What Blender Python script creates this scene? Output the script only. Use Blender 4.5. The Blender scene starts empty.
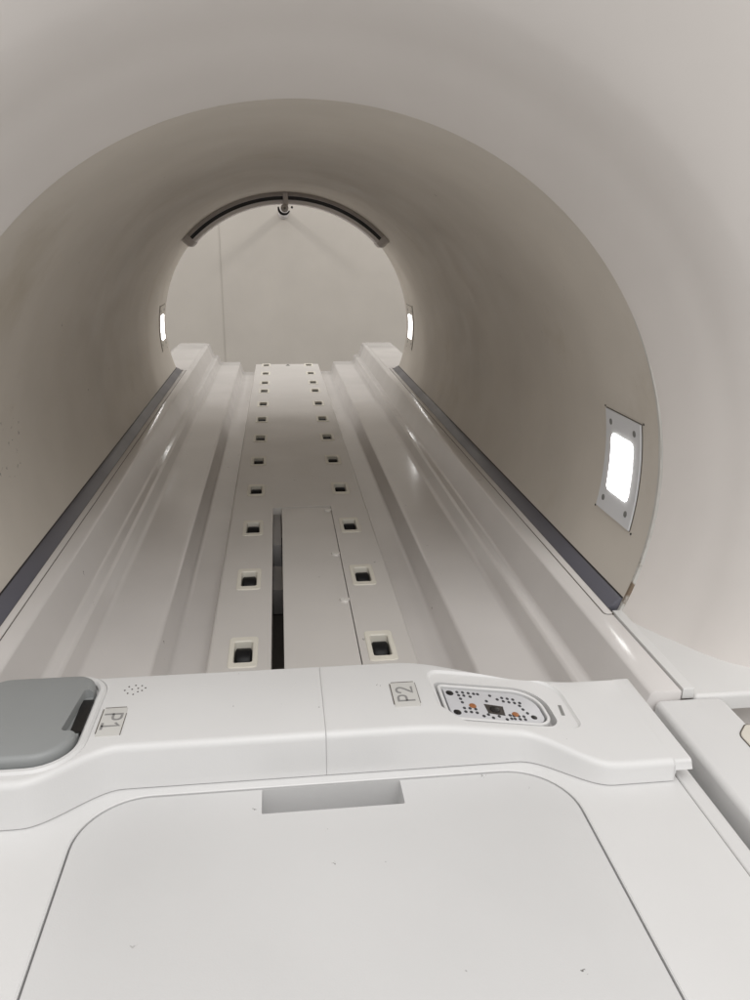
import bpy, bmesh, math, random
from mathutils import Vector, Matrix
random.seed(7)
sc = bpy.context.scene
C = sc.collection
PI = math.pi
R0 = 0.35                      # bore radius (m); bore axis is world Y through the origin
Y_IN, Y_OUT = 0.712, 2.328     # bore mouth and far end
Z_RIM, Z_LEDGE, Z_FLOOR, Z_GROOVE, Z_PLANK = -.130, -.173, -.1995, -.237, -.2084
Z_DECK = -.1346
TABLE_END = 2.977

# ------------------------------------------------------------------ helpers
def link(o, parent=None):
    C.objects.link(o)
    if parent is not None:
        o.parent = parent
    return o

def thing(name, label, cat, loc=(0, 0, 0), group=None):
    o = bpy.data.objects.new(name, None)
    o.empty_display_size = .05
    o.location = loc
    link(o)
    o['label'] = label; o['category'] = cat
    if group: o['group'] = group
    return o

def mesh_obj(name, verts, faces, mat, parent=None, smooth=True, angle=32):
    me = bpy.data.meshes.new(name)
    off = Vector((0, 0, 0))
    p = parent
    while p is not None:
        off += p.location
        p = p.parent
    me.from_pydata([tuple(Vector(v) - off) for v in verts], [], faces)
    bm = bmesh.new(); bm.from_mesh(me)
    bmesh.ops.recalc_face_normals(bm, faces=bm.faces)
    bm.to_mesh(me); bm.free()
    finish(me, mat, smooth, angle)
    o = bpy.data.objects.new(name, me)
    return link(o, parent)

def finish(me, mat, smooth=True, angle=32):
    me.materials.clear()
    me.materials.append(mat)
    if smooth:
        for p in me.polygons: p.use_smooth = True
        me.set_sharp_from_angle(angle=math.radians(angle))

def fillet(poly, rad, n=5, closed=True):
    """round the corners of a 2D polygon; rad: number or per-corner list"""
    out = []
    N = len(poly)
    for i, p in enumerate(poly):
        r = rad[i] if isinstance(rad, (list, tuple)) else rad
        if (not closed and i in (0, N - 1)) or r <= 0:
            out.append(tuple(p)); continue
        a = Vector(poly[i - 1]); b = Vector(p); c = Vector(poly[(i + 1) % N])
        u = (a - b); v = (c - b); lu, lv = u.length, v.length
        u /= lu; v /= lv
        ang = math.acos(max(-1, min(1, u.dot(v))))
        if ang > PI - .02:
            out.append(tuple(p)); continue
        t = min(r / math.tan(ang / 2), .48 * lu, .48 * lv)
        rr = t * math.tan(ang / 2)
        bis = (u + v).normalized()
        cen = b + bis * (rr / math.sin(ang / 2))
        p0 = b + u * t; p1 = b + v * t
        a0 = math.atan2(p0.y - cen.y, p0.x - cen.x); a1 = math.atan2(p1.y - cen.y, p1.x - cen.x)
        d = (a1 - a0 + PI) % (2 * PI) - PI
        for k in range(n + 1):
            q = a0 + d * k / n
            out.append((cen.x + rr * math.cos(q), cen.y + rr * math.sin(q)))
    return out

def rrect(x0, x1, y0, y1, r, n=6):
    return fillet([(x0, y0), (x1, y0), (x1, y1), (x0, y1)], r, n)

def offset_poly(poly, d):
    """move a closed CCW outline inward by d"""
    N = len(poly); out = []
    for i in range(N):
        a = Vector(poly[i - 1]); b = Vector(poly[i]); c = Vector(poly[(i + 1) % N])
        e1 = (b - a); e2 = (c - b)
        if e1.length < 1e-9: e1 = e2
        if e2.length < 1e-9: e2 = e1
        e1 = e1.normalized(); e2 = e2.normalized()
        n1 = Vector((-e1.y, e1.x)); n2 = Vector((-e2.y, e2.x))
        m = (n1 + n2)
        m = m / max(m.length_squared / 2, .5)
        out.append((b.x + m.x * d, b.y + m.y * d))
    return out

def area(poly):
    return sum(poly[i - 1][0] * poly[i][1] - poly[i][0] * poly[i - 1][1] for i in range(len(poly))) / 2

def slab_geo(poly, z0, z1, bev=0.0, nb=4, zf=None):
    """prism of outline poly from z0 to z1 with a rounded top edge; zf(x) is added to every z"""
    if area(poly) < 0: poly = poly[::-1]
    zf = zf or (lambda x: 0.0)
    rings = [(poly, z0)]
    if bev > 0:
        for k in range(nb + 1):
            a = k / nb * PI / 2
            rings.append((offset_poly(poly, bev * (1 - math.cos(a))), z1 - bev + bev * math.sin(a)))
    else:
        rings.append((poly, z1))
    V = []; F = []
    N = len(poly)
    for pts, z in rings:
        V += [(x, y, z + zf(x)) for x, y in pts]
    for k in range(len(rings) - 1):
        for i in range(N):
            j = (i + 1) % N
            F.append((k * N + i, k * N + j, (k + 1) * N + j, (k + 1) * N + i))
    F.append(tuple(range(N))[::-1])
    F.append(tuple((len(rings) - 1) * N + i for i in range(N)))
    return V, F

def slab(name, poly, z0, z1, mat, parent, bev=0.0, nb=4, zf=None, angle=32):
    V, F = slab_geo(poly, z0, z1, bev, nb, zf)
    return mesh_obj(name, V, F, mat, parent, angle=angle)

def ring_slab(name, outer, inner, z0, z1, mat, parent, bev=.001, zf=None):
    """flat frame between two outlines with the same number of points"""
    zf = zf or (lambda x: 0.0)
    loops = [(outer, z0), (outer, z1 - bev), (offset_poly(outer, bev), z1), (offset_poly(inner, -bev), z1), (inner, z1 - bev), (inner, z0)]
    N = len(outer); V = []; F = []
    for pts, z in loops: V += [(x, y, z + zf(x)) for x, y in pts]
    L = len(loops)
    for k in range(L):
        k2 = (k + 1) % L
        for i in range(N):
            j = (i + 1) % N
            F.append((k * N + i, k * N + j, k2 * N + j, k2 * N + i))
    return mesh_obj(name, V, F, mat, parent)

def extrude_y(name, prof, y0, y1, mat, parent, ny=1, bev=0, angle=32):
    """closed (x,z) profile swept along Y"""
    V = []; F = []; N = len(prof)
    if area(prof) < 0: prof = prof[::-1]
    st = []
    if bev:
        st = [(offset_poly(prof, bev), y0), (offset_poly(prof, bev * .3), y0 + bev * .3), (prof, y0 + bev)]
    else:
        st = [(prof, y0)]
    for k in range(1, ny): st.append((prof, y0 + (y1 - y0) * k / ny))
    if bev:
        st += [(prof, y1 - bev), (offset_poly(prof, bev * .3), y1 - bev * .3), (offset_poly(prof, bev), y1)]
    else:
        st.append((prof, y1))
    for pts, y in st: V += [(x, y, z) for x, z in pts]
    for k in range(len(st) - 1):
        for i in range(N):
            j = (i + 1) % N
            F.append((k * N + i, k * N + j, (k + 1) * N + j, (k + 1) * N + i))
    F.append(tuple(range(N))); F.append(tuple((len(st) - 1) * N + i for i in range(N))[::-1])
    return mesh_obj(name, V, F, mat, parent, angle=angle)

def revolve(name, prof, mat, parent, n=192, a0=0, a1=2 * PI, closed_prof=False, angle=32, caps=False):
    """(r, y) profile turned about the Y axis; angle 0 is +X, pi/2 is +Z"""
    full = abs(a1 - a0 - 2 * PI) < 1e-6
    m = n if full else n + 1
    V = []; F = []; N = len(prof)
    for i in range(m):
        a = a0 + (a1 - a0) * i / n
        for r, y in prof: V.append((r * math.cos(a), y, r * math.sin(a)))
    for i in range(n):
        j = (i + 1) % m
        for k in range(N if closed_prof else N - 1):
            k2 = (k + 1) % N
            F.append((i * N + k, j * N + k, j * N + k2, i * N + k2))
    if caps and not full:
        F.append(tuple(range(N))); F.append(tuple((m - 1) * N + k for k in range(N)))
    return mesh_obj(name, V, F, mat, parent, angle=angle)

def cyl_patch(name, poly, r_out, r_in, mat, parent, side=1, bev=.0008, nsub=10):
    """outline in (y, angle-in-metres) wrapped on the bore wall; side -1 mirrors to -X. r_in is nearer the axis"""
    # subdivide by clipping is avoided: use a grid fan of horizontal rows
    def wrap(y, s, r):
        a = s / R0
        return (side * r * math.cos(a), y, r * math.sin(a))
    smin = min(p[1] for p in poly); smax = max(p[1] for p in poly)
    # rows: y extent of the outline at each s
    rows = []
    ss = sorted(set([round(p[1], 6) for p in poly] + [smin + (smax - smin) * k / nsub for k in range(nsub + 1)]))
    for s in ss:
        ys = []
        for i in range(len(poly)):
            a, b = poly[i - 1], poly[i]
            lo, hi = min(a[1], b[1]), max(a[1], b[1])
            if lo - 1e-7 <= s <= hi + 1e-7:
                if hi - lo < 1e-7: ys += [a[0], b[0]]
                else: ys.append(a[0] + (b[0] - a[0]) * (s - a[1]) / (b[1] - a[1]))
        if ys: rows.append((s, min(ys), max(ys)))
    V = []; F = []
    for s, a, b in rows:
        V += [wrap(a, s, r_out), wrap(a, s, r_in + bev), wrap(a + bev, s, r_in), wrap(b - bev, s, r_in), wrap(b, s, r_in + bev), wrap(b, s, r_out)]
    for k in range(len(rows) - 1):
        for i in range(5):
            F.append((k * 6 + i, k * 6 + i + 1, (k + 1) * 6 + i + 1, (k + 1) * 6 + i))
        F.append((k * 6 + 5, k * 6, (k + 1) * 6, (k + 1) * 6 + 5))
    F.append(tuple(range(6))); e = (len(rows) - 1) * 6
    F.append(tuple(e + i for i in range(6)))
    return mesh_obj(name, V, F, mat, parent)

def disc(name, cx, cy, rx, ry, z0, z1, mat, parent, n=14, zf=None):
    poly = [(cx + rx * math.cos(2 * PI * k / n), cy + ry * math.sin(2 * PI * k / n)) for k in range(n)]
    return slab(name, poly, z0, z1, mat, parent, bev=min(rx, ry) * .2, nb=2, zf=zf)

def cut(o, cutters):
    """subtract prisms [(V,F), ...] from object o (world = parent offset 0 expected)"""
    for V, F in cutters:
        me = bpy.data.meshes.new('tmp'); me.from_pydata(V, [], F)
        bm = bmesh.new(); bm.from_mesh(me); bmesh.ops.recalc_face_normals(bm, faces=bm.faces); bm.to_mesh(me); bm.free()
        c = bpy.data.objects.new('tmp', me); C.objects.link(c)
        m = o.modifiers.new('b', 'BOOLEAN'); m.operation = 'DIFFERENCE'; m.object = c; m.solver = 'EXACT'
        dg = bpy.context.evaluated_depsgraph_get(); dg.update()
        new = bpy.data.meshes.new_from_object(o.evaluated_get(dg))
        o.modifiers.clear()
        mat = o.data.materials[0]
        o.data = new; finish(new, mat, True, 30)
        bpy.data.objects.remove(c)

# ------------------------------------------------------------------ materials
def nt(m):
    return m.node_tree.nodes, m.node_tree.links

def plastic(name, col, rough=.4, spots=0.0, mottle=.05, spot_scale=55, bump=.0, spec=.5, dirt=None, coat=0.0, cluster=None, stretch=1.0, zfade=None, spot_r=(.02, .075)):
    m = bpy.data.materials.new(name); m.use_nodes = True
    N, L = nt(m)
    b = N['Principled BSDF']
    b.inputs['Roughness'].default_value = rough
    b.inputs['Specular IOR Level'].default_value = spec
    if coat:
        b.inputs['Coat Weight'].default_value = coat
        b.inputs['Coat Roughness'].default_value = .12
    geo = N.new('ShaderNodeNewGeometry')
    no = N.new('ShaderNodeTexNoise'); no.inputs['Scale'].default_value = 5; no.inputs['Detail'].default_value = 6
    L.new(geo.outputs['Position'], no.inputs['Vector'])
    mr = N.new('ShaderNodeMapRange'); mr.inputs[1].default_value = .3; mr.inputs[2].default_value = .7
    mr.inputs[3].default_value = 1 - mottle; mr.inputs[4].default_value = 1 + mottle * .4
    L.new(no.outputs['Fac'], mr.inputs[0])
    mul = N.new('ShaderNodeVectorMath'); mul.operation = 'SCALE'; mul.inputs[0].default_value = col
    L.new(mr.outputs[0], mul.inputs['Scale'])
    cur = mul.outputs[0]
    if dirt:
        col2, lo, hi, sc_ = dirt
        n2 = N.new('ShaderNodeTexNoise'); n2.inputs['Scale'].default_value = sc_; n2.inputs['Detail'].default_value = 8; n2.inputs['Roughness'].default_value = .65
        L.new(geo.outputs['Position'], n2.inputs['Vector'])
        m2 = N.new('ShaderNodeMapRange'); m2.inputs[1].default_value = lo; m2.inputs[2].default_value = hi; m2.inputs[4].default_value = .55
        L.new(n2.outputs['Fac'], m2.inputs[0])
        if zfade:
            sz = N.new('ShaderNodeSeparateXYZ'); L.new(geo.outputs['Position'], sz.inputs[0])
            zr = N.new('ShaderNodeMapRange'); zr.inputs[1].default_value = zfade[0]; zr.inputs[2].default_value = zfade[1]; zr.inputs[3].default_value = .12; zr.inputs[4].default_value = 1.6
            L.new(sz.outputs['Z'], zr.inputs[0])
            zm = N.new('ShaderNodeMath'); zm.operation = 'MULTIPLY'; L.new(m2.outputs[0], zm.inputs[0]); L.new(zr.outputs[0], zm.inputs[1])
            m2 = zm
        mx = N.new('ShaderNodeMix'); mx.data_type = 'RGBA'
        L.new(m2.outputs[0], mx.inputs[0]); L.new(cur, mx.inputs[6]); mx.inputs[7].default_value = (*col2, 1)
        cur = mx.outputs[2]
    if spots > 0:
        dn = N.new('ShaderNodeTexNoise'); dn.inputs['Scale'].default_value = spot_scale * 6
        L.new(geo.outputs['Position'], dn.inputs['Vector'])
        ad = N.new('ShaderNodeMix'); ad.data_type = 'VECTOR'; ad.inputs[0].default_value = .012
        L.new(geo.outputs['Position'], ad.inputs[4]); L.new(dn.outputs['Color'], ad.inputs[5])
        vo = N.new('ShaderNodeTexVoronoi'); vo.inputs['Scale'].default_value = spot_scale
        st_ = N.new('ShaderNodeVectorMath'); st_.operation = 'MULTIPLY'; st_.inputs[1].default_value = (1, stretch, 1)
        L.new(ad.outputs[1], st_.inputs[0]); L.new(st_.outputs[0], vo.inputs['Vector'])
        sep = N.new('ShaderNodeSeparateColor'); L.new(vo.outputs['Color'], sep.inputs[0])
        # radius varies per cell; only a few cells carry a chip
        ra = N.new('ShaderNodeMapRange'); ra.inputs[1].default_value = 0; ra.inputs[2].default_value = 1; ra.inputs[3].default_value = spot_r[0]; ra.inputs[4].default_value = spot_r[1]
        L.new(sep.outputs[1], ra.inputs[0])
        lt = N.new('ShaderNodeMath'); lt.operation = 'LESS_THAN'; L.new(vo.outputs['Distance'], lt.inputs[0]); L.new(ra.outputs[0], lt.inputs[1])
        pr = N.new('ShaderNodeMath'); pr.operation = 'LESS_THAN'; pr.inputs[1].default_value = spots
        if cluster:
            ds = N.new('ShaderNodeVectorMath'); ds.operation = 'DISTANCE'; ds.inputs[1].default_value = cluster[0]
            L.new(geo.outputs['Position'], ds.inputs[0])
            cm = N.new('ShaderNodeMapRange'); cm.inputs[1].default_value = cluster[1] * .5; cm.inputs[2].default_value = cluster[1]; cm.inputs[3].default_value = .6; cm.inputs[4].default_value = spots
            L.new(ds.outputs['Value'], cm.inputs[0]); L.new(cm.outputs[0], pr.inputs[1])
        L.new(sep.outputs[0], pr.inputs[0])
        mm = N.new('ShaderNodeMath'); mm.operation = 'MULTIPLY'; L.new(lt.outputs[0], mm.inputs[0]); L.new(pr.outputs[0], mm.inputs[1])
        m8 = N.new('ShaderNodeMath'); m8.operation = 'MULTIPLY'; m8.inputs[1].default_value = .8; L.new(mm.outputs[0], m8.inputs[0])
        mx = N.new('ShaderNodeMix'); mx.data_type = 'RGBA'
        L.new(m8.outputs[0], mx.inputs[0]); L.new(cur, mx.inputs[6]); mx.inputs[7].default_value = (.06, .05, .045, 1)
        cur = mx.outputs[2]
    L.new(cur, b.inputs['Base Color'])
    # roughness breakup + fine texture
    n3 = N.new('ShaderNodeTexNoise'); n3.inputs['Scale'].default_value = 14; n3.inputs['Detail'].default_value = 5
    L.new(geo.outputs['Position'], n3.inputs['Vector'])
    m3 = N.new('ShaderNodeMapRange'); m3.inputs[1].default_value = .3; m3.inputs[2].default_value = .7
    m3.inputs[3].default_value = rough * .85; m3.inputs[4].default_value = rough * 1.15
    L.new(n3.outputs['Fac'], m3.inputs[0]); L.new(m3.outputs[0], b.inputs['Roughness'])
    if bump:
        n4 = N.new('ShaderNodeTexNoise'); n4.inputs['Scale'].default_value = 900; n4.inputs['Detail'].default_value = 2
        L.new(geo.outputs['Position'], n4.inputs['Vector'])
        bp = N.new('ShaderNodeBump'); bp.inputs['Strength'].default_value = bump; bp.inputs['Distance'].default_value = .0005
        L.new(n4.outputs['Fac'], bp.inputs['Height']); L.new(bp.outputs[0], b.inputs['Normal'])
    return m

def emit(name, col, s):
    m = bpy.data.materials.new(name); m.use_nodes = True
    b = m.node_tree.nodes['Principled BSDF']
    b.inputs['Base Color'].default_value = (.8, .8, .8, 1)
    b.inputs['Emission Color'].default_value = (*col, 1); b.inputs['Emission Strength'].default_value = s
    return m

M = dict(
    white=plastic('white_moulded_plastic', (.70, .696, .692), .42, spots=.22, spot_scale=62, bump=.12),
    hatch=plastic('hatch_plastic', (.645, .642, .640), .40, spots=.28, spot_scale=62, bump=.12),
    flare=plastic('gantry_cover_paint', (.73, .692, .662), .45, spots=.06, spot_scale=22, mottle=.06),
    shelf=plastic('shelf_plastic', (.72, .715, .705), .42, spots=.02),
    liner=plastic('bore_liner_gelcoat', (.67, .625, .562), .58, spots=.008, spot_scale=85, spot_r=(.06, .17), mottle=.08, cluster=((-.349, .94, .012), .06), dirt=((.47, .41, .31), .58, .78, 3.2)),
    rim=plastic('rim_edge_plastic', (.62, .61, .58), .45, dirt=((.16, .10, .05), .47, .56, 34), zfade=(-.04, -.10)),
    tray=plastic('tray_glossy_gelcoat', (.70, .675, .66), .195, spots=.25, spot_scale=48, mottle=.07, coat=.10, stretch=.45),
    plank=plastic('plank_plastic', (.66, .635, .61), .38, spots=.2, spot_scale=48),
    bezel=plastic('cream_slot_plastic', (.78, .75, .67), .45),
    latch=plastic('cream_latch_plastic', (.70, .66, .58), .45),
    roller=plastic('black_roller_rubber', (.010, .010, .011), .42, spec=.22),
    gapgrey=plastic('gap_grey', (.34, .33, .33), .5), gapdark=plastic('gap_dark_grey', (.16, .15, .145), .5),
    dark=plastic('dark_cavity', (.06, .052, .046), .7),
    seam=plastic('dark_seam_dirt', (.10, .085, .07), .8),
    rail=plastic('violet_grey_rail', (.125, .125, .15), .34, mottle=.12),
    railtop=plastic('black_rail_gasket', (.02, .018, .02), .5),
    lid=plastic('grey_lid_plastic', (.285, .295, .295), .45, mottle=.10, spots=.03, bump=.1),
    farframe=plastic('far_lamp_frame', (.60, .56, .50), .45), lampframe=plastic('lamp_frame_grey', (.74, .75, .77), .45, mottle=.08),
    screw=plastic('screw_grey', (.22, .22, .21), .5),
    black=plastic('black_plastic', (.012, .011, .011), .4),
    track=plastic('track_grey_plastic', (.78, .75, .75), .45), flange=plastic('track_flange_violet_grey', (.50, .465, .45), .5),
    cap=plastic('track_cap_grey', (.60, .57, .56), .45),
    pcb=plastic('contact_plate_grey', (.58, .58, .60), .38),
    pin=plastic('contact_hole_dark', (.05, .05, .055), .6),
    copper=plastic('copper_contact', (.34, .13, .045), .4),
    chip=plastic('dark_socket', (.045, .038, .034), .4),
    ink=plastic('grey_lettering', (.27, .265, .26), .6),
    plate=plastic('nameplate_cream', (.60, .59, .565), .45),
    nub=plastic('clear_clip', (.75, .73, .70), .25),
    wall=plastic('painted_wall', (.545, .51, .465), .75, mottle=.05),
    wallseam=plastic('wall_joint', (.475, .445, .405), .8),
    floor=plastic('vinyl_floor', (.40, .39, .37), .5),
    diff=emit('lit_diffuser', (1, .985, .96), 9.0),
)

# ------------------------------------------------------------------ setting
def box(x0, x1, y0, y1, z0, z1):
    return slab_geo([(x0, y0), (x1, y0), (x1, y1), (x0, y1)], z0, z1)

def box_obj(name, x0, x1, y0, y1, z0, z1, mat, parent=None, bev=0.0):
    V, F = slab_geo([(x0, y0), (x1, y0), (x1, y1), (x0, y1)], z0, z1, bev)
    return mesh_obj(name, V, F, mat, parent)

wx = -.315
w = mesh_obj('wall', *box(-3.2, 3.2, 4.2, 4.3, -1.02, 1.9), M['wall']); w['kind'] = 'structure'
s = mesh_obj('wall_joint', *box(wx, wx + .004, 4.198, 4.2, -1.0, 1.9), M['wallseam']); s['kind'] = 'structure'
f = mesh_obj('floor', *box(-3.2, 3.2, -2.5, 4.2, -1.12, -1.0), M['floor']); f['kind'] = 'structure'

# ------------------------------------------------------------------ scanner gantry
gan = thing('scanner_gantry', 'large white ring-shaped scanner body with flared mouth and round taupe tunnel', 'scanner', (0, 0, -1.0))
# liner: tube with thickness
revolve('bore_liner', [(R0, Y_IN), (R0, Y_OUT), (R0 + .008, Y_OUT), (R0 + .008, Y_IN)], M['liner'], gan, n=256, closed_prof=True)
# flared front cover, outer body and rear cover in one revolved shell
fp = [(.3501, .7118), (.3522, .706), (.358, .694), (.3645, .680), (.3724, .664), (.3778, .655), (.3825, .6475), (.3885, .6365), (.3922, .629), (.3990, .619), (.4060, .6095), (.4135, .602),
      (.429, .591), (.450, .578), (.478, .563), (.515, .548), (.565, .535), (.63, .526), (.72, .522), (.86, .53), (.93, .56), (.955, .62),
      (.96, .75), (.96, 2.25), (.94, 2.36), (.88, 2.41), (.7, 2.42), (.5, 2.41), (.42, 2.385), (.38, 2.355), (.362, 2.332), (.3595, 2.32)]
revolve('front_cover', fp, M['flare'], gan, n=256, angle=50)
# rim lip: wider on the sides than on top
V = []; F = []; n = 256
n = 120
for i in range(n + 1):
    a = math.radians(-26 + 62 * i / n); tp = min(1, (n - i) / 55)
    wd = .00005 + .0034 * min(1, (n - i) / 80)
    q0 = .0006 * max(0, 1 - (n - i) / 25)
    for r, y in ((R0 - .0003, Y_IN + .002), (R0 - .0003, Y_IN - .002 * tp), (R0 + wd * .5, Y_IN - .0045 * tp + .003 * (1 - tp)), (R0 + wd, Y_IN - .003 * tp + .003 * (1 - tp)), (R0 + wd, Y_IN + .006)):
        V.append(((r + q0) * math.cos(a), y, (r + q0) * math.sin(a)))
for i in range(n):
    j = i + 1
    for k in range(4): F.append((i * 5 + k, j * 5 + k, j * 5 + k + 1, i * 5 + k + 1))
mesh_obj('bore_rim', V, F, M['rim'], gan)
# base shelves either side of the table, and the strip bridging rail and docking arm
for sg in (1, -1):
    pts = fillet([(sg * .3265, .5535), (sg * .62, .5535), (sg * .62, .72), (sg * .3265, .712)], [.004, .004, .002, .002], 4)
    slab('base_shelf', pts, -.152, -.1365, M['shelf'], gan, bev=.004)
    slab('bridge_strip', [(sg * .3157, .556), (sg * .3262, .556), (sg * .3262, .709), (sg * .3157, .709)], -.140, -.1300, M['shelf'], gan, bev=.0008)
    # rails lying against the tunnel wall
    prof = [(sg * .3125, -.1325), (sg * .3245, -.1275), (sg * .3262, -.1265), (sg * .3275, -.1225), (sg * .3262, -.1325)]
    prof = [(sg * .3120, -.1330), (sg * .3125, -.1300), (sg * .3225, -.1212), (sg * .3285, -.1195), (sg * .3255, -.1300), (sg * .3225, -.1360)]
    extrude_y('side_rail', prof, .7145, 2.335, M['rail'], gan, ny=8, bev=.0006)
    g2 = [(sg * .3276, -.1194), (sg * .3293, -.1186), (sg * .3286, -.1196)]
    extrude_y('rail_gasket', g2, .7150, 2.334, M['railtop'], gan)

# ------------------------------------------------------------------ bore lights
def bore_light(name, label, yc, side, fm='lampframe', group='lit panels screwed to the tunnel wall', off=0.0):
    t = thing(name, label, 'light panel', (side * R0, yc, off * R0), group)
    def S(deg): return math.radians(deg + math.degrees(off)) * R0
    h = .0455
    cyl_patch('frame', [(yc - h, S(-9.4)), (yc + h, S(-9.4)), (yc + h, S(10.0)), (yc - h, S(10.0))], R0 + .001, R0 - .0022, M[fm], t, side)
    # dark brown gasket line around the frame
    dl = fillet([(yc - .0275, S(-5.05)), (yc + .0275, S(-5.05)), (yc + .0275, S(5.8)), (yc - .0275, S(5.8))], .006, 5)
    cyl_patch('diffuser', dl, R0 - .001, R0 - .0032, M['diff'], t, side, bev=.0004)
    hb = h + .0008
    cyl_patch('backing_gasket', [(yc - hb, S(-9.53)), (yc + hb, S(-9.53)), (yc + hb, S(10.13)), (yc - hb, S(10.13))], R0 + .001, R0 - .0008, M['seam'], t, side, bev=.0002)
    def wrap_disc(nm, y, sdeg, rad, r_in, mat):
        pts = [(y + rad * math.cos(2 * PI * k / 12), S(sdeg) + rad * math.sin(2 * PI * k / 12)) for k in range(12)]
        V = []
        for rr in (R0, r_in):
            V += [(side * rr * math.cos(p[1] / R0), p[0], rr * math.sin(p[1] / R0)) for p in pts]
        Fa = [tuple(range(12, 24))] + [(i, (i + 1) % 12, 12 + (i + 1) % 12, 12 + i) for i in range(12)]
        mesh_obj(nm, V, Fa, mat, t)
    for dy in (-.0305, .0305):
        for sd in (7.85, -7.1):
            wrap_disc('screw', yc + dy, sd, .0036, R0 - .0027, M['screw'])
    for dy in (-.0495, .0495):
        for sd in (10.25, -9.7):
            wrap_disc('corner_hole', yc + dy, sd, .0013, R0 - .0006, M['black'])
    return t
bore_light('bore_light', 'large lit rectangular panel in grey screwed frame at right near tunnel mouth', .7965, 1)
bore_light('bore_light', 'small bright lit panel at far end of tunnel, on the right wall', 2.2435, 1, fm='farframe', off=.012)
bore_light('bore_light', 'small bright lit panel at far end of tunnel, on the left wall', 2.2435, -1, fm='farframe', off=.012)

# ------------------------------------------------------------------ arched cable track and camera
trk = thing('cable_track', 'arched dark grey track with black slot under the far top of the tunnel', 'track', (0, 2.05, .34))
A0, A1 = math.radians(44.5), math.radians(136.0)
YT = 2.05
revolve('track_body', fillet([(.3498, YT), (.3235, YT), (.3235, YT + .055), (.3498, YT + .055)], [.001, .003, .003, .001], 4), M['track'], trk, n=80, a0=A0, a1=A1, closed_prof=True, caps=True)
revolve('outer_flange', [(.3497, YT - .0008), (.3418, YT - .0020), (.3418, YT + .001), (.3497, YT + .001)], M['flange'], trk, n=80, a0=A0, a1=A1, closed_prof=True, caps=True)
for a, b in ((A0 + .03, PI / 2 - .007), (PI / 2 + .017, A1 - .03)):
    revolve('track_slot', [(.3410, YT - .0006), (.3325, YT - .0006), (.3325, YT + .004), (.3410, YT + .004)], M['black'], trk, n=60, a0=a, a1=b, closed_prof=True, caps=True)
for a, d in ((A0, -1), (A1, 1)):
    V = []; F = []
    sect = fillet([(.3497, YT - .002), (.3215, YT - .003), (.3215, YT + .058), (.3497, YT + .058)], [.001, .006, .006, .001], 4)
    Nn = len(sect)
    steps = [(-.028, 1), (.0, 1), (.006, 1), (.016, .95), (.026, .82), (.033, .6), (.036, .35)]
    cr = .336
    for da, k in steps:
        an = a + d * da
        for r, y in sect:
            rr = .3497 + (r - .3497) * (.25 + .75 * k); yy = YT + .028 + (y - YT - .028) * k
            V.append((rr * math.cos(an), yy, rr * math.sin(an)))
    for i in range(len(steps) - 1):
        for k in range(Nn):
            k2 = (k + 1) % Nn
            F.append((i * Nn + k, i * Nn + k2, (i + 1) * Nn + k2, (i + 1) * Nn + k))
    F.append(tuple(range(Nn))); F.append(tuple((len(steps) - 1) * Nn + k for k in range(Nn)))
    mesh_obj('end_cap', V, F, M['cap'], trk, angle=60)

cam_t = thing('bore_camera', 'tiny grey camera in black ring hanging from the middle of arched track', 'camera', (0, 2.04, .31))
extrude_y('bracket', fillet([(-.009, .3488), (.003, .3488), (.0035, .318), (-.0085, .318)], .002, 3), 2.036, 2.052, M['cap'], cam_t, bev=.001)
def ball(name, c, r, sx, sy, sz, mat, parent, nu=20, nv=12):
    V = []; F = []
    for j in range(nv + 1):
        th = PI * j / nv
        for i in range(nu):
            ph = 2 * PI * i / nu
            V.append((c[0] + r * sx * math.sin(th) * math.cos(ph), c[1] + r * sy * math.sin(th) * math.sin(ph), c[2] + r * sz * math.cos(th)))
    for j in range(nv):
        for i in range(nu):
            F.append((j * nu + i, j * nu + (i + 1) % nu, (j + 1) * nu + (i + 1) % nu, (j + 1) * nu + i))
    o = mesh_obj(name, V, F, mat, parent, angle=180)
    bm = bmesh.new(); bm.from_mesh(o.data); bmesh.ops.remove_doubles(bm, verts=bm.verts, dist=1e-6); bm.to_mesh(o.data); bm.free()
    return o
ball('camera_head', (-.0055, 2.034, .3125), .0095, 1, 1, 1.05, M['cap'], cam_t)
ball('lens', (-.0055, 2.0250, .3125), .0032, 1, .6, 1, M['screw'], cam_t)
# open black ring under the head
V = []; F = []; n = 26; m = 8
for i in range(n + 1):
    a = math.radians(172 + (335 - 172) * i / n)
    thick = .0032 * (.45 + .55 * math.sin(PI * min(1, (i + 2) / (n + 2))))
    cx, cz = -.0065 + .0140 * math.cos(a), .3135 + .0150 * math.sin(a)
    for k in range(m):
        b = 2 * PI * k / m
        rr = thick * math.cos(b)
        V.append((cx + rr * math.cos(a), 2.034 + thick * 1.2 * math.sin(b), cz + rr * math.sin(a)))
for i in range(n):
    for k in range(m):
        F.append((i * m + k, i * m + (k + 1) % m, (i + 1) * m + (k + 1) % m, (i + 1) * m + k))
F.append(tuple(range(m))); F.append(tuple(n * m + k for k in range(m)))
mesh_obj('mounting_ring', V, F, M['black'], cam_t, angle=60)
ball('side_screw', (.0125, 2.042, .3150), .0028, 1, .6, 1, M['black'], cam_t, 12, 8)

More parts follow.
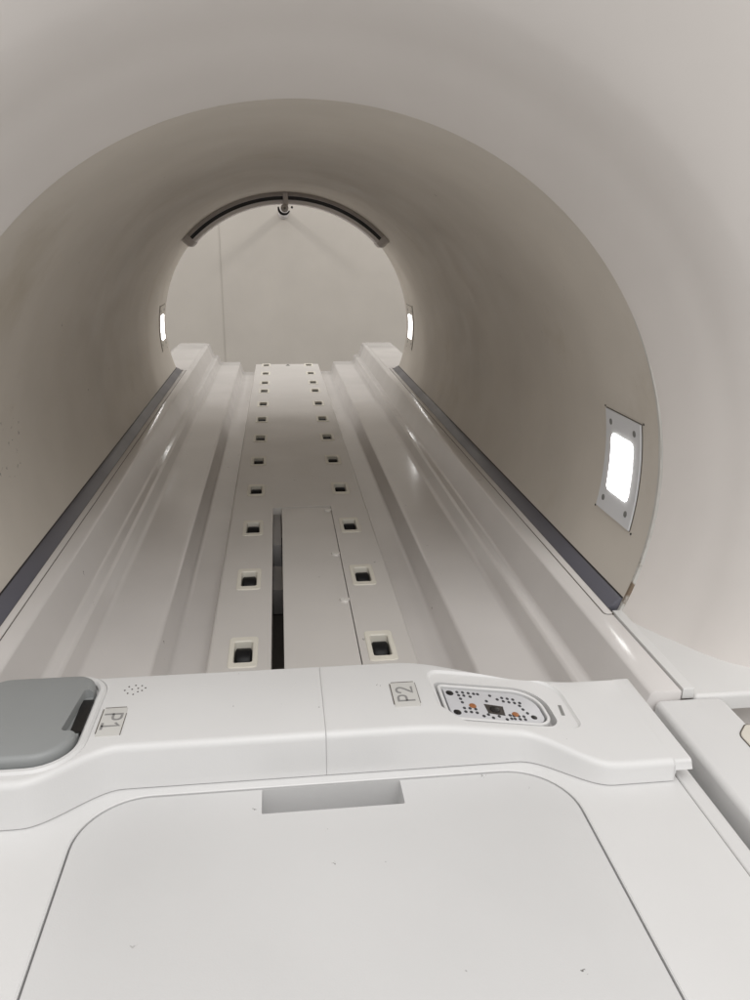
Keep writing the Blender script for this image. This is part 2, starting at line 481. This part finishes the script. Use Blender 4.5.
# ------------------------------------------------------------------ patient table
tab = thing('patient_table', 'long white glossy table tray running into the tunnel, stepped sides, slotted centre plank', 'scanner table', (0, 1.7, -.28))
right = [(.0990, -.275), (.0995, Z_GROOVE), (.164, Z_GROOVE), (.1745, Z_FLOOR - .001), (.182, Z_FLOOR), (.2475, Z_FLOOR), (.2535, Z_LEDGE - .003), (.257, Z_LEDGE), (.2695, Z_LEDGE), (.2845, Z_RIM - .002), (.288, Z_RIM), (.3135, Z_RIM)]
rr_ = [0, 0, .008, .010, .0, .008, .004, .004, .005, .004, 0, .0025]
under = [(.3135, -.1395), (.296, -.165), (.262, -.215), (.215, -.255), (.16, -.290)]
top = right + under
rads = rr_ + [0] * len(under)
prof = fillet(top + [(-x, z) for x, z in top[::-1]], rads + rads[::-1], 6)
extrude_y('tray', prof, .5535, TABLE_END, M['tray'], tab, ny=24, bev=.0012, angle=40)
for sg in (1, -1):
    # cover strip beside the rail with its dirty seam
    po = fillet([(sg * .3038, .700), (sg * .3120, .700), (sg * .3120, 2.352), (sg * .3038, 2.352)], [.006, .001, .001, .001], 6)
    slab('cover_strip', po, Z_RIM + .0001, Z_RIM + .0011, M['tray'], tab, bev=.0003)
    po = fillet([(sg * .3030, .6992), (sg * .3135, .6992), (sg * .3135, 2.354), (sg * .3030, 2.354)], [.0066, .001, .001, .001], 6)
    slab('strip_gasket', po, Z_RIM - .001, Z_RIM + .0004, M['seam'], tab)
    # wide end cap behind the tunnel
    pr = fillet([(sg * .292, -.1285), (sg * .392, -.1285), (sg * .430, -.158), (sg * .418, -.198), (sg * .36, -.215), (sg * .318, -.178), (sg * .308, -.150)], [.004, .008, .012, .01, .01, .01, .004], 5)
    extrude_y('end_cap', pr, 2.362, TABLE_END + .003, M['tray'], tab, ny=3, bev=.006)
    extrude_y('cap_gasket', fillet([(sg * .3105, -.1340), (sg * .3235, -.1300), (sg * .3235, -.1395), (sg * .3120, -.1420)], .001, 2), 2.355, 2.361, M['seam'], tab)

# centre plank: a plate with the slot openings and the long access opening cut out of it
hole_y = [.7986 + .2029 * i for i in range(9)] + [2.570, 2.757, 2.948]
HX = (-.0786, .0799)
hw, hl = .0113, .0247
xs = sorted({-.1145, .1145, -.047, .0548, HX[0] - hw, HX[0] + hw, HX[1] - hw, HX[1] + hw})
ys = sorted({.60, TABLE_END - .002, 1.3035} | {y - hl for y in hole_y} | {y + hl for y in hole_y})
def is_hole(xc, yc):
    if -.047 < xc < .0548 and yc < 1.3035: return True
    for hx in HX:
        if abs(xc - hx) < hw:
            for hy in hole_y:
                if abs(yc - hy) < hl: return True
    return False
V = []; F = []; vid = {}
zt_, zb_ = Z_PLANK, Z_PLANK - .030
def vv(x, y, z):
    k = (round(x, 5), round(y, 5), round(z, 5))
    if k not in vid: vid[k] = len(V); V.append((x, y, z))
    return vid[k]
solid = {(i, j): not is_hole((xs[i] + xs[i + 1]) / 2, (ys[j] + ys[j + 1]) / 2) for i in range(len(xs) - 1) for j in range(len(ys) - 1)}
bv = .0035
def px(x):   # rounded long edges of the plank are added separately
    return x
for (i, j), sld in solid.items():
    x0, x1, y0, y1 = xs[i], xs[i + 1], ys[j], ys[j + 1]
    if sld:
        F.append((vv(x0, y0, zt_), vv(x1, y0, zt_), vv(x1, y1, zt_), vv(x0, y1, zt_)))
        for (di, dj, a, b) in ((-1, 0, (x0, y0), (x0, y1)), (1, 0, (x1, y0), (x1, y1)), (0, -1, (x0, y0), (x1, y0)), (0, 1, (x0, y1), (x1, y1))):
            if not solid.get((i + di, j + dj), False):
                if di and (i + di, j + dj) not in solid:
                    # outer long edge: small rounded shoulder, then a drafted side
                    pts0 = [(a[0], a[1], zt_)]; sgn = di
                    prev = (a[0], zt_)
                    for k in range(1, 5):
                        an = k / 4 * math.radians(75)
                        cur = (a[0] + sgn * bv * math.sin(an), zt_ - bv * (1 - math.cos(an)))
                        F.append((vv(prev[0], y0, prev[1]), vv(prev[0], y1, prev[1]), vv(cur[0], y1, cur[1]), vv(cur[0], y0, cur[1])))
                        prev = cur
                    cur = (a[0] + sgn * (bv + .006), zb_)
                    F.append((vv(prev[0], y0, prev[1]), vv(prev[0], y1, prev[1]), vv(cur[0], y1, cur[1]), vv(cur[0], y0, cur[1])))
                else:
                    F.append((vv(*a, zt_), vv(*b, zt_), vv(*b, zb_), vv(*a, zb_)))
mesh_obj('centre_plank', V, F, M['plank'], tab)
# channel under the access opening, deep shade put into its colour, with a small bracket seen through the gap
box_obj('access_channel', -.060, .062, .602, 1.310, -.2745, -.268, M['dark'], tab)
box_obj('channel_wall', -.0610, -.0475, .602, 1.310, -.2605, Z_PLANK - .004, M['plank'], tab)
o = box_obj('gap_block', -.0465, -.0335, 1.155, 1.302, -.2660, Z_PLANK - .012, M['gapgrey'], tab)
o = box_obj('gap_bracket', -.0465, -.0300, 1.005, 1.090, -.2660, Z_PLANK - .020, M['gapdark'], tab)
# insert panel beside the gap
ip = fillet([(-.0325, .602), (.0536, .602), (.0542, 1.2995), (-.0318, 1.2995)], [0, 0, .003, .003], 4)
slab('insert_panel', ip, -.2500, Z_PLANK - .0002, M['plank'], tab, bev=.0012)
for cx, cy in ((.0480, 1.283), (.0475, 1.083), (.0480, .925)):
    po = [(cx + .0065 * math.cos(math.radians(a)), cy + .010 * math.sin(math.radians(a))) for a in range(180, 361, 15)]
    slab('clip', po, Z_PLANK - .0006, Z_PLANK + .0026, M["nub"], tab, bev=.0008)
# arrow mark at the far end
slab('arrow_mark', [(-.0065, 2.935), (.0105, 2.935), (.002, 2.966)], Z_PLANK + .0002, Z_PLANK + .0006, M['black'], tab)

def make_slot(hx, hy):
    out = rrect(-.0165, .0165, -.0350, .0350, .0055); inn = rrect(-.0105, .0105, -.0240, .0240, .0035)
    zt = .0012
    loops = [(out, -.0004), (out, zt * .5), (offset_poly(out, .0008), zt), (offset_poly(inn, -.0010), zt), (inn, zt - .001), (inn, -.0300)]
    V = []; F = []; N = len(out)
    for pts, z in loops: V += [(hx + x, hy + y, Z_PLANK + z) for x, y in pts]
    for k in range(len(loops) - 1):
        for i in range(N):
            j = (i + 1) % N
            F.append((k * N + i, k * N + j, (k + 1) * N + j, (k + 1) * N + i))
    F.append(tuple((len(loops) - 1) * N + i for i in range(N)))
    sl = mesh_obj('roller_slot', V, F, M['bezel'], tab)
    V = []; F = []; n = 28; r = .0172; cz = Z_PLANK - .0178; cy = hy + .0060
    st = [(-.0092, r - .0022), (-.0082, r - .0006), (-.0070, r), (.0070, r), (.0082, r - .0006), (.0092, r - .0022)]
    for x, q in st:
        V += [(hx + x, cy + q * math.cos(2 * PI * k / n), cz + q * math.sin(2 * PI * k / n)) for k in range(n)]
    for s_ in range(len(st) - 1):
        for k in range(n):
            k2 = (k + 1) % n
            F.append((s_ * n + k, s_ * n + k2, (s_ + 1) * n + k2, (s_ + 1) * n + k))
    F.append(tuple(range(n))); F.append(tuple((len(st) - 1) * n + k for k in range(n)))
    mesh_obj('roller', V, F, M['roller'], sl)
    return sl
proto = make_slot(HX[0], hole_y[0])
for hx in HX:
    for hy in hole_y:
        if hx == HX[0] and hy == hole_y[0]: continue
        s2 = proto.copy(); C.objects.link(s2); s2.parent = tab
        s2.location = proto.location + Vector((hx - HX[0], hy - hole_y[0], 0))
        for ch in proto.children:
            c2 = ch.copy(); C.objects.link(c2); c2.parent = s2

# ------------------------------------------------------------------ connector console
con = thing('connector_console', 'white raised bar across the table with connector socket, grey lid and number plates', 'connector panel', (0, 0, 0))
def sstep(a, b, x):
    t = max(0, min(1, (x - a) / (b - a))); return t * t * (3 - 2 * t)
def zdrop(x):      # the bar falls away gently towards its right end
    def F1(x, a, b):   # integral of a linear ramp 0..1 between a and b, then 1
        if x <= a: return 0
        if x >= b: return (b - a) / 2 + (x - b)
        return (x - a) ** 2 / (2 * (b - a))
    return -.146 * (F1(x, .058, .102) - F1(x, .190, .222))
ZC = -.100
def yf(x): return .4805 - .0335 * sstep(.143, .205, abs(x + (.004 if x < 0 else 0)))
def yb(x): return .5775 - .0165 * sstep(.06, .17, x)
def cover_half(x0, x1, ends):
    xs_ = []
    x = x0
    n = int(round((x1 - x0) / .004))
    xs_ = [x0 + (x1 - x0) * k / n for k in range(n + 1)]
    if x1 > .2: xs_ = sorted(set(xs_ + [.2505, .2515]))
    st = []
    e = .0007
    ins = {0: [], 1: []}
    V = []; F = []; NN = None
    cols = []
    for k, x in enumerate(xs_):
        inset = 0
        cols.append((x, 0.0))
    # tiny rounded ends
    if ends[0]: cols = [(x0, e), (x0 + e * .3, e * .3), (x0 + e, 0)] + [c for c in cols if c[0] > x0 + e + 1e-5]
    if ends[1]: cols = [c for c in cols if c[0] < x1 - e - 1e-5] + [(x1 - e, 0), (x1 - e * .3, e * .3), (x1, e)]
    for x, ins_ in cols:
        zt = ZC + zdrop(x) - ins_
        zb = Z_DECK + .0008 if x < .251 else zt + ins_ - .0065
        a, b = yf(x) + ins_, yb(x) - ins_
        rf = .0055 if x < .251 else .0030
        pts = [(a - .002, zb)]
        for k in range(7):
            an = k / 6 * PI / 2
            pts.append((a + rf * (1 - math.cos(an)), zt - rf + rf * math.sin(an)))
        rb = .004 if x < .251 else .0030
        for k in range(5):
            an = PI / 2 - k / 4 * PI / 2
            pts.append((b - rb * (1 - math.cos(an)), zt - rb + rb * math.sin(an)))
        pts.append((b, zb))
        NN = len(pts)
        V += [(x, y, z) for y, z in pts]
    for k in range(len(cols) - 1):
        for i in range(NN):
            j = (i + 1) % NN
            F.append((k * NN + i, k * NN + j, (k + 1) * NN + j, (k + 1) * NN + i))
    F.append(tuple(range(NN))); F.append(tuple((len(cols) - 1) * NN + i for i in range(NN))[::-1])
    return mesh_obj('cover', V, F, M['white'], con, angle=40)
covL = cover_half(-.264, -.00202, (0, 1))
covR = cover_half(-.00196, .2645, (1, 1))
covR.name = 'cover'
zf = zdrop
# --- right socket
outer = fillet([(.0857, .5635), (.1978, .5618), (.1985, .4910), (.1030, .4905), (.0868, .5130)], [.011, .026, .009, .014, .02], 8)
groove = fillet([(.0895, .5480), (.1805, .5475), (.1815, .4935), (.1010, .4945), (.0900, .5090)], [.006, .036, .012, .012, .012], 8)
ringo = fillet([(.0918, .5445), (.1760, .5440), (.1770, .4945), (.0990, .4962), (.0920, .5060)], [.005, .034, .014, .008, .01], 8)
ringi = offset_poly(ringo[::-1], .0026)[::-1] if area(ringo) < 0 else offset_poly(ringo, .0026)
plate = offset_poly(ringi if area(ringi) > 0 else ringi[::-1], .0018)
def prism(poly, z0, z1): return slab_geo(poly, z0, z1, zf=zf)
def flared(poly, depth, lip):
    """cutter whose mouth is wider than its floor, so the step reads as a soft moulded slope"""
    if area(poly) < 0: poly = poly[::-1]
    levels = [(offset_poly(poly, lip), -depth), (offset_poly(poly, lip * .55), -depth * .9), (offset_poly(poly, lip * .2), -depth * .5), (poly, -.0004), (offset_poly(poly, -.0012), .0012), (offset_poly(poly, -.0012), .03)]
    V = []; F = []; N = len(poly)
    for pts, z in levels: V += [(x, y, ZC + z + zf(x)) for x, y in pts]
    for k in range(len(levels) - 1):
        for i in range(N):
            j = (i + 1) % N
            F.append((k * N + i, k * N + j, (k + 1) * N + j, (k + 1) * N + i))
    F.append(tuple(range(N))[::-1]); F.append(tuple((len(levels) - 1) * N + i for i in range(N)))
    return V, F
cut(covR, [flared(outer, .0022, .0030), prism(groove, ZC - .0130, ZC + .03)])
port = ring_slab('connector_port', ringo if area(ringo) > 0 else ringo[::-1], ringi if area(ringi) > 0 else ringi[::-1], ZC - .0130, ZC - .0016, M['white'], con, bev=.0006, zf=zf)
ZP = ZC - .0032
slab('contact_plate', plate, ZC - .0128, ZP, M['pcb'], port, bev=.0005, zf=zf)
DY = .0028   # the plate lies deeper than the cover
slab('contact_socket', [(.1268, .5055 + DY), (.1400, .5035 + DY), (.1412, .5160 + DY), (.1262, .5180 + DY)][::1], ZP - .001, ZP + .0003, M['chip'], port, zf=zf)
disc('socket_core', .1332, .5108 + DY, .0040, .0042, ZP, ZP + .0012, M['black'], port, zf=zf)
for cx, cy in ((.1010, .5322), (.1015, .5052), (.1635, .5050)):
    disc('screw_hole', cx, cy + DY * .6, .0033 if cx < .15 else .0026, .0036 if cx < .15 else .0028, ZP - .001, ZP + .0004, M['black'], port, zf=zf)
for cx, cy in ((.1162, .5150), (.1490, .5068)):
    disc('copper_contact', cx, cy + DY * .8, .0030, .0032, ZP - .001, ZP + .0006, M['copper'], port, zf=zf)
pins = []
for k, y in enumerate((.5330, .5285, .5235, .5185)): pins.append((.1075 + .0004 * k, y))
pins += [(.1122, .5330), (.1122, .5285), (.1168, .5325), (.1172, .5275)]
pins += [(.1085, .5105), (.1085, .5055), (.1130, .5105), (.1130, .5055), (.1175, .5100), (.1175, .5050)]
pins += [(.1245, .5320), (.1345, .5310), (.1262, .5035), (.1345, .5020)]
for x in (.1440, .1485, .1530): pins += [(x, .5290 - (x - .144) * .15), (x, .5240 - (x - .144) * .15)]
pins += [(.1562, .5190), (.1575, .5140)]
for x in (.1468, .1510, .1552): pins += [(x, .5040), (x, .4990 + .001)]
pins += [(.1212, .5322), (.1295, .5225), (.1292, .4995), (.1220, .5010), (.1395, .5262), (.1400, .4985), (.1575, .5232), (.1597, .5090), (.1440, .5045), (.1440, .5000)]
pr = None
for x, y in pins:
    if pr is None:
        pr = disc('pin_hole', x, y + DY, .00135, .0017, ZP - .001, ZP + .0004, M['pin'], port, n=8, zf=zf); bx0, by0 = x, y
    else:
        p2 = pr.copy(); C.objects.link(p2); p2.parent = port
        p2.location = Vector((x - bx0, y - by0, zf(x) - zf(bx0)))
disc_tag = slab('latch_slot', [(.1878, .5108), (.1905, .5108), (.1922, .5250), (.1895, .5250)], ZC - .0035, ZC - .0018, M['screw'], con, zf=zf)
# --- left socket with closed grey lid
lid_o = fillet([(-.264, .4650), (-.1800, .4650), (-.1790, .5700), (-.264, .5700)], [.02, .026, .016, .02], 8)
bez_o = offset_poly(lid_o, -.0085); bez_i = offset_poly(lid_o, -.0018)
cut(covL, [slab_geo(bez_o, ZC - .004, ZC + .03)])
ring_slab('lid_bezel', offset_poly(lid_o, -.0082), bez_i, ZC - .006, ZC + .0016, M['white'], con, bev=.0018)
lid = slab('connector_lid', lid_o, ZC - .006, ZC + .0075, M['lid'], con, bev=.0042, nb=5)
cut(lid, [slab_geo(fillet([(-.1900, .4935), (-.1700, .4935), (-.1700, .5470), (-.1850, .5470)], [.003, 0, 0, .003], 4), ZC + .0002, ZC + .03)])
box_obj('lid_finger_slot', -.1860, -.1778, .500, .5420, ZC - .003, ZC + .0011, M['black'], con)
# --- number plates
STROKES = {   # drawn in a box 0..0.62 wide, 0..1 high
    'P': [[(0, 0), (0, 1), (.36, 1), (.50, .96), (.58, .86), (.60, .74), (.58, .62), (.50, .52), (.36, .48), (0, .48)]],
    '1': [[(.06, .78), (.32, 1), (.32, 0)], [(.04, 0), (.60, 0)]],
    '2': [[(0, .78), (.05, .90), (.15, .98), (.30, 1), (.45, .98), (.55, .90), (.60, .77), (.56, .62), (.42, .44), (.18, .20), (0, 0), (.62, 0)]],
}
def lettering(s, h, loc, rot, mat, parent, sw=.0017, t=.0004):
    adv = h * .92; total = adv * (len(s) - 1) + h * .6
    V = []; F = []
    def addq(poly):
        b = len(V); n = len(poly)
        V.extend((x, y, 0) for x, y in poly); V.extend((x, y, t) for x, y in poly)
        F.append(tuple(b + n + k for k in range(n)))
        for k in range(n): F.append((b + k, b + (k + 1) % n, b + n + (k + 1) % n, b + n + k))
    lift = 0
    for ci, ch in enumerate(s):
        ox = -total / 2 + ci * adv
        for line in STROKES[ch]:
            pts = [Vector((ox + x * h, (y - .5) * h)) for x, y in line]
            L_ = []; R_ = []
            for k, p in enumerate(pts):
                d0 = (p - pts[k - 1]).normalized() if k else (pts[1] - p).normalized()
                d1 = (pts[k + 1] - p).normalized() if k < len(pts) - 1 else d0
                n0 = Vector((-d0.y, d0.x)); n1 = Vector((-d1.y, d1.x)); m = n0 + n1; m /= max(m.length_squared / 2, .6)
                ext = Vector((0, 0))
                if k == 0: ext = -d1 * sw * .4
                if k == len(pts) - 1: ext = d0 * sw * .4
                L_.append(p + ext + m * sw / 2); R_.append(p + ext - m * sw / 2)
            for k in range(len(pts) - 1):
                addq([tuple(R_[k]), tuple(R_[k + 1]), tuple(L_[k + 1]), tuple(L_[k])])
    Mt = Matrix.Translation(Vector(loc)) @ Matrix.Rotation(rot, 4, 'Z')
    return mesh_obj('lettering', [tuple(Mt @ Vector(v)) for v in V], F, mat, parent, smooth=False)
for s, x0, x1, y0, y1, rot in (('P1', -.1675, -.1500, .4940, .5300, -PI / 2), ('P2', .0530, .0732, .5085, .5430, PI / 2)):
    zc = zdrop((x0 + x1) / 2)
    po = rrect(x0, x1, y0, y1, .0018, 4)
    np_ = slab('number_plate', po, ZC + zc - .001, ZC + zc + .0005, M['plate'], con, bev=.0003)
    # dark edge line along the back and the side the writing starts from
    t = .0005
    poly_top = [(x0 + .001, y1 - .0002), (x1 - .001, y1 - .0002), (x1 - .001, y1 + t), (x0 + .001, y1 + t)]
    slab('edge_line', poly_top, ZC + zc, ZC + zc + .0006, M['seam'], np_)
    xx = x0
    slab('edge_line', [(xx - t, y0 + .004), (xx + t * .4, y0 + .004), (xx + t * .4, y1 - .0015), (xx - t, y1 - .0015)], ZC + zc, ZC + zc + .0006, M['seam'], np_)
    xx = x1
    ya, yb_ = (y0 + .001, y1 - .008) if s == 'P1' else (y0 + .004, y1 - .0015)
    slab('edge_line', [(xx - t * .2, ya), (xx + t * .5, ya), (xx + t * .5, yb_), (xx - t * .2, yb_)], ZC + zc, ZC + zc + .0006, M['seam'], np_)
    lettering(s, .0122, ((x0 + x1) / 2, (y0 + y1) / 2, ZC + zc + .0004), rot, M['ink'], np_)
vh = None
for i, (dx, dy) in enumerate(((-.0075, 0), (-.005, .005), (-.0045, -.0045), (-.002, .001), (0, .0065), (0, -.0065), (.0025, .002), (.003, -.003), (.005, .0055), (.006, -.0015), (.0082, .002))):
    x, y = -.1495 + dx, .5545 + dy
    if vh is None:
        vh = disc('vent_hole', x, y, .0007, .0009, ZC - .001, ZC + .0002, M['dark'], con, n=8); vx, vy = x, y
    else:
        v2 = vh.copy(); C.objects.link(v2); v2.parent = con; v2.location = (x - vx, y - vy, 0)

# ------------------------------------------------------------------ foot deck with hatch
deck = thing('table_foot_deck', 'flat white foot section of table with round-cornered hatch in front', 'table deck', (0, 0, 0))
dp = rrect(-.2555, .2555, -.05, .575, .004, 3)
dk = slab('deck_plate', dp, -.20, Z_DECK, M['white'], deck, bev=.0012)
hp = fillet([(-.1715, -.02), (.1725, -.02), (.1725, .4690), (-.1715, .4690)], [.04, .04, .046, .046], 12)
hpo = offset_poly(hp, -.0010)
cut(dk, [slab_geo(hpo, -.185, Z_DECK + .05)])
# softly rounded groove shoulders
ring_slab('groove_lip', offset_poly(hpo, -.0016), offset_poly(hpo, -.00005), -.16, Z_DECK + .0004, M['white'], deck, bev=.0007)
ha = slab('hatch', hp, -.183, Z_DECK + .0004, M['hatch'], deck, bev=.0020, nb=4)
cut(ha, [slab_geo(fillet([(-.0490, .4425), (.0508, .4425), (.0508, .4675), (-.0490, .4675)], .0012, 3), -.172, Z_DECK + .05)])
for sg in (1, -1):
    pr = fillet([(sg * .2566, -.24), (sg * .2566, Z_DECK - .001), (sg * .2690, Z_DECK - .001), (sg * .2745, Z_DECK - .012), (sg * .2745, -.24)], [0, .002, .005, .006, 0], 4)
    extrude_y('side_strip', pr, -.05, .574, M['white'], deck, bev=.001)
    box_obj('strip_gasket', min(sg * .2552, sg * .2570), max(sg * .2552, sg * .2570), -.04, .57, -.20, Z_DECK - .0022, M['seam'], deck)
pd = box_obj('deck_base', -.22, .22, -.02, .57, -1.0, -.205, M['white'], deck, bev=.01)

# ------------------------------------------------------------------ docking arm on the right
arm = thing('docking_arm', 'white side arm right of the table with rounded edges and cream latch', 'docking arm', (.32, .2, -1.0))
ap = fillet([(.2872, -.05), (.3500, -.05), (.3500, .5525), (.2872, .5525)], [.01, .01, .009, .0065], 5)
am = slab('arm_body', ap, -1.0, -.1368, M['white'], arm, bev=.005, nb=5)
lp = fillet([(.3335, .3600), (.3512, .3600), (.3512, .5140), (.3335, .4960)], [.004, .0005, .004, .012], 7)
slab('latch', lp, -.16, -.1358, M['latch'], arm, bev=.0012)
slab('latch_gap', offset_poly(lp[::-1] if area(lp) < 0 else lp, -.0009), -.155, -.1365, M['seam'], arm)

# ------------------------------------------------------------------ light
w = bpy.data.worlds.new('World'); sc.world = w; w.use_nodes = True
bg = w.node_tree.nodes['Background']
# bright ceiling, paler walls, darker floor: the unseen room around the scanner
wn, wl = w.node_tree.nodes, w.node_tree.links
tc = wn.new('ShaderNodeTexCoord'); sx = wn.new('ShaderNodeSeparateXYZ'); wl.new(tc.outputs['Generated'], sx.inputs[0])
cr_ = wn.new('ShaderNodeValToRGB')
mr_ = wn.new('ShaderNodeMapRange'); mr_.inputs[1].default_value = -1; mr_.inputs[2].default_value = 1
wl.new(sx.outputs['Z'], mr_.inputs[0]); wl.new(mr_.outputs[0], cr_.inputs[0])
el = cr_.color_ramp.elements
el[0].position = .25; el[0].color = (.28, .27, .26, 1)
el[1].position = .85; el[1].color = (1.18, 1.165, 1.145, 1)
e_ = el.new(.5); e_.color = (.58, .568, .556, 1)
wl.new(cr_.outputs[0], bg.inputs['Color']); bg.inputs['Strength'].default_value = .95
def area_light(name, loc, target, sx, sy, power, col):
    l = bpy.data.lights.new(name, 'AREA'); l.shape = 'RECTANGLE'; l.size = sx; l.size_y = sy; l.energy = power; l.color = col
    o = bpy.data.objects.new(name, l); C.objects.link(o); o.location = loc
    o.rotation_euler = (Vector(target) - Vector(loc)).to_track_quat('-Z', 'Y').to_euler()
    return o
area_light('ceiling_panel_front', (.25, -.75, 1.8), (.05, .55, -.2), 1.6, 1.1, 18, (1, .99, .98))
area_light('added_back_light', (1.15, 3.15, 1.25), (0, 3.7, -.2), .2, .2, 6.0, (1, .97, .93))  # added pair: lights the far end and throws the peg's two shadows
area_light('added_back_light', (-1.15, 3.15, 1.25), (0, 3.7, -.2), .2, .2, 5.4, (1, .97, .93))
peg = thing('shadow_peg', 'short grey round peg added on far wall behind the hanging camera to cast shadows', 'shadow peg', (.012, 4.2, .365))  # peg added only to cast the V of shadows on the wall
V = []; F = []; n = 20
for y, r in ((4.198, .026), (4.190, .026), (4.188, .019), (3.985, .019), (3.982, .022), (3.955, .022), (3.952, .020)):
    V += [(.012 + r * math.cos(2 * PI * k / n), y, .365 + r * math.sin(2 * PI * k / n)) for k in range(n)]
for a in range(6):
    for k in range(n): F.append((a * n + k, a * n + (k + 1) % n, (a + 1) * n + (k + 1) % n, (a + 1) * n + k))
F.append(tuple(range(n))); F.append(tuple(6 * n + k for k in range(n)))
mesh_obj('peg', V, F, M['cap'], peg)

# ------------------------------------------------------------------ camera (solved from the photograph's own perspective)
YAW, PIT, ROL = -.1234, -.3228, -.0108
Mx = Matrix.Rotation(YAW, 3, 'Z') @ Matrix.Rotation(PIT, 3, 'X') @ Matrix.Rotation(ROL, 3, 'Y')
cd = bpy.data.cameras.new('Camera'); co = bpy.data.objects.new('Camera', cd); C.objects.link(co)
r_, f_, u_ = Mx.col[0], Mx.col[1], Mx.col[2]
co.matrix_world = Matrix(((r_.x, u_.x, -f_.x, -.0277), (r_.y, u_.y, -f_.y, 0), (r_.z, u_.z, -f_.z, .2401), (0, 0, 0, 1)))
cd.sensor_fit = 'VERTICAL'; cd.sensor_height = 36; cd.sensor_width = 27
cd.lens = 36 * .7759
cd.clip_start = .01; cd.clip_end = 100
sc.camera = co
sc.render.resolution_x, sc.render.resolution_y = 768, 1024
sc.view_settings.view_transform = 'Standard'; sc.view_settings.look = 'None'; sc.view_settings.exposure = 0
sc.cycles.max_bounces = 10; sc.cycles.diffuse_bounces = 6
